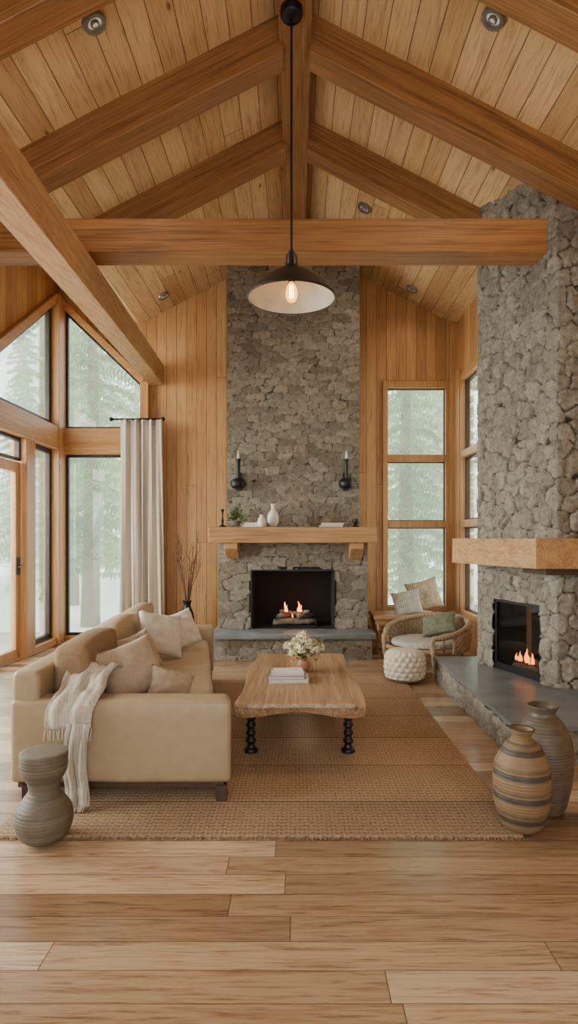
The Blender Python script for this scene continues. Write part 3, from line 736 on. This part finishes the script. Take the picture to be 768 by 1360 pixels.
for q in range(130):
    a=random.uniform(0,2*pi); r=random.uniform(.04,.155); p=Vector((.05+r*math.cos(a),4.5+r*math.sin(a),.52+random.uniform(0,.16))); d=Vector((math.cos(a),math.sin(a),random.uniform(.1,.8))).normalized(); s=d.cross(Vector((0,0,1))).normalized()
    b=len(V); V+=[tuple(p-d*.022),tuple(p+s*.010),tuple(p+d*.026),tuple(p-s*.010)]; F.append((b,b+1,b+2,b+3))
mk('foliage',V,F,M['leaf'],fl)

# ------------------------------------------------------------ stoneware
def dense(prof,m=6):
    P=[prof[0]]+prof+[prof[-1]]; out=[]
    for i in range(1,len(P)-2):
        for q in range(m):
            t=q/m; f=lambda a,b,c_,d:.5*((2*b)+(-a+c_)*t+(2*a-5*b+4*c_-d)*t*t+(-a+3*b-3*c_+d)*t**3)
            out.append((max(.001,f(P[i-1][0],P[i][0],P[i+1][0],P[i+2][0])),f(P[i-1][1],P[i][1],P[i+1][1],P[i+2][1])))
    out.append(prof[-1]); return out
groove=lambda a,z,r:.0014*math.sin(z*330)
o=lathe('ceramic_stool',dense([(.08,0),(.112,.03),(.128,.085),(.122,.14),(.095,.185),(.068,.225),(.074,.265),(.095,.30),(.104,.325),(.106,.39),(.10,.402),(.05,.405)]),(-1.165,2.83,.017),M['stool'],seg=64,disp=groove)
finish(o,None,'olive-grey hourglass stoneware stool with ribbed surface beside the sofa','stool')
o=lathe('floor_vase',dense([(.075,0),(.10,.03),(.128,.12),(.135,.22),(.125,.31),(.085,.39),(.05,.425),(.044,.44),(.058,.468),(.056,.475),(.04,.45),(.03,.40)]),(1.08,2.94,.017),M['vase1'],seg=56,disp=groove)
finish(o,None,'tan stoneware floor vase with dark horizontal bands','vase')
o=lathe('floor_vase',dense([(.08,0),(.11,.03),(.140,.16),(.148,.29),(.136,.39),(.095,.46),(.066,.49),(.062,.51),(.076,.535),(.073,.543),(.055,.52),(.045,.47)]),(1.27,3.16,.0),M['vase2'],seg=56,disp=lambda a,z,r:.0006*math.sin(z*330))
finish(o,None,'taller dark grey-brown stoneware floor vase','vase')

# ------------------------------------------------------------ knitted pouf
def kd(a,z,r):
    row=z/.05; ph=(pi/2 if int(row)%2 else 0)
    return .018*abs(math.sin(a*9+ph))*abs(math.sin(pi*row))**.6-.006 if r>.1 else .01*abs(math.sin(a*9))
pp=[(.02,0),(.14,.003),(.175,.03)]+[(.185+.012*math.sin(pi*(z/30)),.03+z*.0078) for z in range(1,30)]+[(.17,.275),(.14,.293),(.10,.30),(.05,.303),(.01,.302)]
o=lathe('knitted_pouf',pp,(1.06,6.0,.017),M['knit'],seg=120,disp=kd)
finish(o,None,'round chunky-knit cream wool pouf','pouf')

# ------------------------------------------------------------ bench with pillows
bn=empty('wooden_bench',(1.3,7.65,0),'low reddish-brown wooden bench below the window','bench')
box('seat',.93,1.74,7.35,7.95,.42,.465,M['bench'],bn,bevel=.01,seg=1)
for x in (.98,1.64):
    for y,s in ((7.42,-1),(7.86,1)):
        tube('leg',[(x,y,.43),(x+.015,y+s*.02,.3),(x+.01,y+s*.01,.15),(x-.02,y-s*.01,0.0)],.026,M['bench'],bn,r1=.018)
boxes('apron',[(.95,1.7,7.39,7.42,.36,.42),(.95,1.7,7.88,7.91,.36,.42),(.95,.98,7.4,7.9,.36,.42),(1.67,1.7,7.4,7.9,.36,.42)],M['bench'],bn)
pillow('pillow',.42,.40,.14,M['patt'],(1.62,7.78,.68),(74,-14,4),'tan and cream patterned pillow on the window bench',seed=8,group='bench pillows')
pillow('pillow',.36,.33,.13,M['pattg'],(1.37,7.60,.60),(68,-12,-8),'grey and cream patterned pillow on the window bench',seed=9,group='bench pillows')

# ------------------------------------------------------------ wicker armchair
ch=empty('wicker_armchair',(1.43,6.76,0),'low wicker lounge chair with curved arms and cream seat cushion','armchair',rot=math.radians(-48))
V=[];F=[];n=44;R=.42;rows=9
def arc(t):
    a=math.radians(-46+ (272)*t); return R*1.08*math.cos(a),R*math.sin(a)
def toph(t): return .36+.16*math.sin(pi*t)**1.3
for i in range(n+1):
    t=.10+.80*i/n; x,y=arc(t); h=toph(t)
    for j in range(rows+1):
        v=j/rows; s=1+.03*math.sin(v*pi)
        w=.007*(1 if (i+j)%2 else -1)
        V.append((x*(s+w),y*(s+w),.20+(h-.20)*v))
for i in range(n):
    for j in range(rows): a=i*(rows+1)+j; F.append((a,a+rows+1,a+rows+2,a+1))
o=mk('backrest',V,F,M['wicker'],ch,False,False); m=o.modifiers.new('s','SOLIDIFY'); m.thickness=.025; m.offset=0
V=[];F=[]
P_=[(arc(i/n)[0],arc(i/n)[1],toph(i/n)) for i in range(n+1)]
a0_,b0_=P_[0],P_[-1]
P_=[(a0_[0],a0_[1]+.03,.0),(a0_[0]+.01,a0_[1]-.01,.18),(a0_[0],a0_[1]-.035,.33)]+P_+[(b0_[0],b0_[1]-.035,.33),(b0_[0]-.01,b0_[1]-.01,.18),(b0_[0],b0_[1]+.03,.0)]
tubeVF(P_,.030,V,F,10); mk('armrest',V,F,M['wicker'],ch,False,True)
for t in (.05,.95):
    x,y=arc(t); V=[];F=[]; tubeVF([(x*.98,y*.98,.22),(x*1.01,y*1.01,toph(t))],.012,V,F,8); mk('spindle',V,F,M['ratt'],ch,False,True)
V=[];F=[]; tubeVF([(R*math.cos(2*pi*i/30),R*math.sin(2*pi*i/30),.215) for i in range(31)],.03,V,F,8); mk('seat_frame',V,F,M['ratt'],ch,False,True)
for a in (50,130):
    x,y=R*.92*math.cos(math.radians(a)),R*.92*math.sin(math.radians(a)); tube('leg',[(x,y,.23),(x*1.06,y*1.06,0.0)],.024,M['ratt'],ch,False,r1=.015)
lathe('seat_cushion',dense([(.05,0),(.33,.005),(.36,.03),(.34,.062),(.2,.08),(.02,.084)],4),(0,-.03,.235),M['pattg'],ch,False,seg=36)
pillow('pillow',.40,.28,.13,M['green'],(1.57,6.76,.455),(48,-14,-24),'muted sage woven lumbar pillow on the wicker armchair',seed=10)

# ------------------------------------------------------------ pendant
pd=empty('pendant_lamp',(-.035,4.29,3.08),'black metal dome pendant lamp with glowing bulb hung from the ridge','lamp')
px,py=-.035,4.29
prof=[(.30,3.075),(.312,3.085),(.30,3.10),(.24,3.165),(.17,3.225),(.10,3.265),(.06,3.285),(.045,3.31),(.04,3.37),(.022,3.40),(.012,3.42)]
lathe('lamp_shade',prof,(px,py,0),M['shadeout'],pd,seg=64,caps=False)
lathe('shade_lining',[(.300,3.080),(.290,3.096),(.233,3.156),(.165,3.215),(.097,3.254),(.05,3.266),(.001,3.268)],(px,py,0),M['shadein'],pd,seg=64,caps=False)
lathe('cord',[(.008,3.40),(.008,5.09)],(px,py,0),M['black'],pd,seg=10)
lathe('canopy',[(.02,5.03),(.07,5.04),(.08,5.06),(.08,5.10)],(px,py,0),M['black'],pd,seg=32)
lathe('socket',[(.022,3.19),(.024,3.27)],(px,py,0),M['black'],pd,seg=20)
k=NT('bulb_glass'); t=k.n('ShaderNodeBsdfTransparent',Color=(1,.8,.5)); e=k.n('ShaderNodeEmission',Color=(1.0,.45,.12,1.0),Strength=1.6); a_=k.n('ShaderNodeAddShader'); k.set(a_.inputs[0],t); k.set(a_.inputs[1],e); k.t.links.new(a_.outputs[0],k.out.inputs[0])
lathe('bulb',dense([(.004,3.05),(.027,3.06),(.042,3.10),(.035,3.15),(.018,3.18),(.016,3.195)],4),(px,py,0),k.m,pd,seg=20)
V=[];F=[]
for q in range(4):
    a=q*pi/2; tubeVF([(px+.014*math.cos(a),py+.014*math.sin(a),3.08),(px+.009*math.cos(a),py+.009*math.sin(a),3.17)],.003,V,F,5)
mk('filament',V,F,M['bulb'],pd)
def pt(name,loc,e,col,r=.05):
    l=bpy.data.lights.new(name,'POINT'); l.energy=e; l.color=col; l.shadow_soft_size=r; o=bpy.data.objects.new(name,l); o.location=loc; link(o); return o
pt('pendant_light',(px,py,3.02),2.0,(1,.66,.36),.03)

# ------------------------------------------------------------ downlights
tilt=math.atan(SL)
for q,(x,y) in enumerate(((-1.305,3.94),(1.268,3.93),(.747,6.69),(1.495,7.91),(-1.71,7.86))):
    e=empty('recessed_downlight',(x,y,cz(x)),'small round nickel downlight set in the plank ceiling','light',group='ceiling downlights')
    e.rotation_euler=(0,tilt*(1 if x>0 else -1),0)
    lathe('housing_ring',[(.045,-.012),(.05,-.03),(.075,-.03),(.082,-.012),(.082,.004)],(0,0,0),M['downl'],e,False,seg=32,caps=False)
    lathe('lens',[(.001,-.014),(.046,-.014),(.046,.0)],(0,0,0),M['lens'],e,False,seg=24,caps=False)
    lathe('inner_baffle',[(.018,-.034),(.024,-.036),(.03,-.03),(.03,-.012)],(0,0,0),M['downl'],e,False,seg=24,caps=False)
    l=bpy.data.lights.new('downlight_spot','SPOT'); l.energy=50 if y<7 else 10; l.spot_size=2.2; l.spot_blend=1.0; l.color=(1,.82,.6); l.shadow_soft_size=.1
    o=bpy.data.objects.new('downlight_spot',l); o.location=(x,y,cz(x)-.07); link(o)

# ------------------------------------------------------------ sconces
for q,x in enumerate((-.70,.60)):
    e=empty('wall_sconce',(x,7.45,2.0),'black iron candle sconce on the stone chimney','sconce',group='chimney sconces')
    lathe('cup',dense([(.03,0),(.075,.02),(.092,.06),(.085,.10),(.055,.125),(.02,.135)],4),(x,7.37,1.99),M['black'],e,seg=28)
    lathe('candle_tube',[(.018,.12),(.026,.26),(.026,.33),(.034,.34),(.034,.35),(.012,.36)],(x,7.37,2.0),M['black'],e,seg=16)
    lathe('candle',[(.015,.35),(.014,.40),(.004,.455)],(x,7.37,2.0),M['white'],e,seg=12)
    boxes('bracket',[(x-.02,x+.02,7.37,7.5,2.03,2.07),(x-.035,x+.035,7.475,7.51,1.98,2.2)],M['black'],e)

# ------------------------------------------------------------ mantel objects
MZ=1.531
MB='books on the mantel'
book(-.49,7.2,MZ,.28,.2,.028,0,'bookw','white book lying on the mantel',MB)
book(-.48,7.2,MZ+.0285,.25,.18,.024,.04,'paper','cream book on top of another on the mantel',MB)
o=lathe('ceramic_vase',dense([(.03,0),(.05,.02),(.068,.08),(.06,.15),(.028,.2),(.022,.24),(.032,.27),(.028,.272)]),(-.275,7.2,MZ),M['white'],seg=32); finish(o,None,'white ceramic bottle vase on the mantel','vase')
o=lathe('ceramic_jar',dense([(.03,0),(.045,.02),(.05,.06),(.035,.1),(.022,.12),(.028,.14)]),(-.40,7.05,MZ),M['white'],seg=28)
finish(o,None,'small pale stoneware jar on the mantel','jar')
o=lathe('candlestick',dense([(.045,0),(.045,.01),(.012,.03),(.018,.07),(.01,.1),(.01,.17),(.022,.19),(.01,.21)],3),(-.86,7.12,MZ),M['black'],seg=20); finish(o,None,'dark iron candlestick at the end of the mantel','candlestick')
e=empty('potted_plant',(-.70,7.2,MZ),'small leafy green plant in a pot on the mantel','plant')
lathe('pot',[(.03,0),(.04,.06),(.045,.07)],(-.70,7.2,MZ),M['vase2'],e,seg=24)
V=[];F=[]
for q in range(200):
    th=random.uniform(0,2*pi); ph=random.uniform(0,1.6); d=Vector((math.sin(ph)*math.cos(th),math.sin(ph)*math.sin(th),math.cos(ph)*1.2)); p=Vector((-.70,7.2,MZ+.08))+d*random.uniform(.03,.12)
    s=d.orthogonal().normalized(); b=len(V); V+=[tuple(p-d*.015),tuple(p+s*.009),tuple(p+d*.022),tuple(p-s*.009)]; F.append((b,b+1,b+2,b+3))
mk('foliage',V,F,M['leaf'],e)
book(.40,7.2,MZ,.28,.18,.026,0,'bookg','grey book lying on the mantel',MB)
book(.42,7.2,MZ+.0265,.25,.17,.022,.05,'paper','pale book stacked on the mantel',MB)
o=lathe('ceramic_bowl',dense([(.02,0),(.035,.01),(.055,.035),(.058,.045),(.05,.04),(.02,.015)],4),(.40,7.2,MZ+.049),M['vase1'],seg=28); finish(o,None,'small shallow bowl on top of mantel books','bowl')
o=lathe('candle_holder',dense([(.035,0),(.04,.01),(.02,.03),(.035,.05),(.04,.09),(.03,.095)],4),(.69,7.16,MZ),M['black'],seg=24); finish(o,None,'small dark candle holder on the mantel','candle holder')

# ------------------------------------------------------------ vase with branches
bv_=empty('branch_vase',(-1.40,7.85,0),'tall dark floor vase holding bare twigs','vase')
lathe('vase',dense([(.07,0),(.09,.05),(.105,.25),(.085,.42),(.05,.52),(.045,.56),(.06,.60),(.055,.603)]),(-1.40,7.85,0),M['black'],bv_,seg=32)
for q in range(11):
    a=random.uniform(0,2*pi); sp=random.uniform(.08,.24); H=random.uniform(1.05,1.5)
    tx=-1.40+sp*math.cos(a)*1.0-.04; ty=7.85+sp*math.sin(a)*.6
    P=[(-1.40,7.85,.45),(-1.40+(tx+1.40)*.35,7.85+(ty-7.85)*.4,.8),(-1.40+(tx+1.40)*.75,7.85+(ty-7.85)*.75,(.8+H)/2),(tx,ty,H)]
    V=[];F=[]; tubeVF(P,.007,V,F,6,.0025)
    for s in range(4):
        f=.35+.16*s; bx=P[1][0]+(tx-P[1][0])*f; by=P[1][1]+(ty-P[1][1])*f; bz=P[1][2]+(H-P[1][2])*f
        tubeVF([(bx,by,bz),(bx+random.uniform(-.08,.08),by+random.uniform(-.04,.04),bz+.14)],.0035,V,F,5,.0015)
    mk('twig',V,F,M['twig'],bv_)

# ------------------------------------------------------------ curtain
cu=empty('curtain',(-2.06,8.08,0),'floor-length greige linen curtain hanging from a black rod','curtain')
V=[];F=[];nx=180;nz=24
for i in range(nx+1):
    u=i/nx
    for j in range(nz+1):
        v=j/nz; z=.04+(2.96-.04)*v
        sp=1+.10*(1-v); uu=u+.035*math.sin(u*9+1)+.01*math.sin(v*4+u*20)
        x=-2.04+(u-.5)*.56*sp+.008*math.sin(u*2*pi*5*2)
        y=8.07+.042*math.sin(uu*2*pi*5+.5*math.sin(v*3))*(.7+.5*(1-v))+.014*math.sin(u*53+v*3)
        V.append((x,y,z))
for i in range(nx):
    for j in range(nz): a=i*(nz+1)+j; F.append((a,a+nz+1,a+nz+2,a+1))
o=mk('curtain_panel',V,F,M['curtain'],cu,True,True); m=o.modifiers.new('s','SOLIDIFY'); m.thickness=.004
V=[];F=[]; tubeVF([(-2.42,8.08,2.97),(-1.78,8.08,2.97)],.013,V,F,10); tubeVF([(-1.82,8.08,2.97),(-1.82,8.3,2.97)],.01,V,F,8); mk('curtain_rod',V,F,M['black'],cu,True,True)
for x in (-2.44,-1.76):
    lathe('finial',[(.002,-.03),(.022,-.018),(.03,0),(.022,.018),(.002,.03)],(x,8.08,2.97),M['black'],cu,seg=14)

# ------------------------------------------------------------ outside
gr=finish(box('ground',-45,45,8.6,70,-.45,-.35,M['snow']),'structure')
gr=finish(box('ground.001',-45,-3.5,-12,8.6,-.45,-.35,M['snow']),'structure')
gr=finish(box('ground.002',3.4,45,-12,8.6,-.45,-.35,M['snow']),'structure')
def conifer(seed,H,R,dens_):
    rnd=random.Random(seed); V=[];F=[]
    tubeVF([(0,0,0),(0.05,0,H*.4),(0,.03,H)],.19,V,F,10,.03); tv,tf=V,F
    V=[];F=[]
    nb=int(dens_*H)
    for b_ in range(nb):
        t=.10+.90*b_/nb; z=H*t; L=R*(1.05-t)*rnd.uniform(.6,1.1)+.1; a=b_*2.4+rnd.uniform(-.4,.4)
        d=Vector((math.cos(a),math.sin(a),0)); sd=Vector((-d.y,d.x,0))
        m=int(6+L*9)
        for q in range(m):
            f=(q+1)/m; p=d*L*f+Vector((0,0,z-.28*L*f*f+rnd.uniform(-.04,.04)))
            w=.10+.24*(1-f)*L*.5; 
            for s in (-1,1):
                tip=p+sd*s*w*rnd.uniform(.6,1.3)+d*.07+Vector((0,0,-rnd.uniform(.03,.14)))
                i=len(V); V+=[tuple(p),tuple(p+d*.06+Vector((0,0,.015))),tuple(tip)]; F.append((i,i+1,i+2))
                tip=p+sd*s*w*.4+d*.02+Vector((0,0,-rnd.uniform(.1,.2)))
                i=len(V); V+=[tuple(p),tuple(p+d*.07),tuple(tip)]; F.append((i,i+1,i+2))
    return (tv,tf),(V,F)
protos=[]
for sd,H,R,dn in ((1,11,1.8,20),(2,13,1.85,18),(3,8.5,1.6,22)):
    protos.append(conifer(sd,H,R,dn))
spots=[(-4.1,12.2,0),(-7.9,12.2,2),(-5.9,16.1,1),(-9.8,16.1,0),(-4.2,20,1),(-8.1,20,1),(-12,20,0),(-6.2,23.9,1),(-10.1,23.9,1),(-14,23.9,0),(-4.6,27.8,0),(-8.5,27.8,1),(-12.4,27.8,1),
 (2.2,12.2,2),(6.0,12.2,0),(4.1,16.1,1),(8,16.1,1),(2.6,20,0),(6.5,20,1),(4.6,23.9,1),(8.5,23.9,0),(6.4,27.8,1),(10.3,27.8,1)]
first={}
for (x,y,q) in spots:
    if q not in first:
        e=empty('conifer_tree',(x,y,-.35),'pale green conifer with painted-in haze outside the windows','tree',group='conifers outside')
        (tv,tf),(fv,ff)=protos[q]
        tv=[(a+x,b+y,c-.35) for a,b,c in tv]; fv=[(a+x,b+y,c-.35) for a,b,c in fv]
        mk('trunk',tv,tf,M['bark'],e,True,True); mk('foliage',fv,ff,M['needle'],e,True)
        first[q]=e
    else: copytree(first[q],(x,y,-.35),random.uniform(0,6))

# ------------------------------------------------------------ light
w=bpy.data.worlds.new('world'); SC.world=w; w.use_nodes=True
bg=w.node_tree.nodes['Background']; bg.inputs[0].default_value=(.96,.98,.95,1); bg.inputs[1].default_value=4.8
def area(name,loc,target,sx,sy,e,col=(1,1,1)):
    l=bpy.data.lights.new(name,'AREA'); l.shape='RECTANGLE'; l.size=sx; l.size_y=sy; l.energy=e; l.color=col
    o=bpy.data.objects.new(name,l); o.location=loc; d=Vector(target)-Vector(loc); o.rotation_euler=d.to_track_quat('-Z','Y').to_euler(); link(o); return o
area('window_daylight_boost',(-4.6,4.6,2.4),(0,4.6,1.2),5.0,3.0,850,(1,.97,.92))  # unseen area lamp added outside the left windows to boost the daylight
area('room_fill',(0,-.9,2.6),(0,6,2.2),4.5,2.6,22,(1,.93,.84))  # soft fill lamp added behind the camera, no visible source
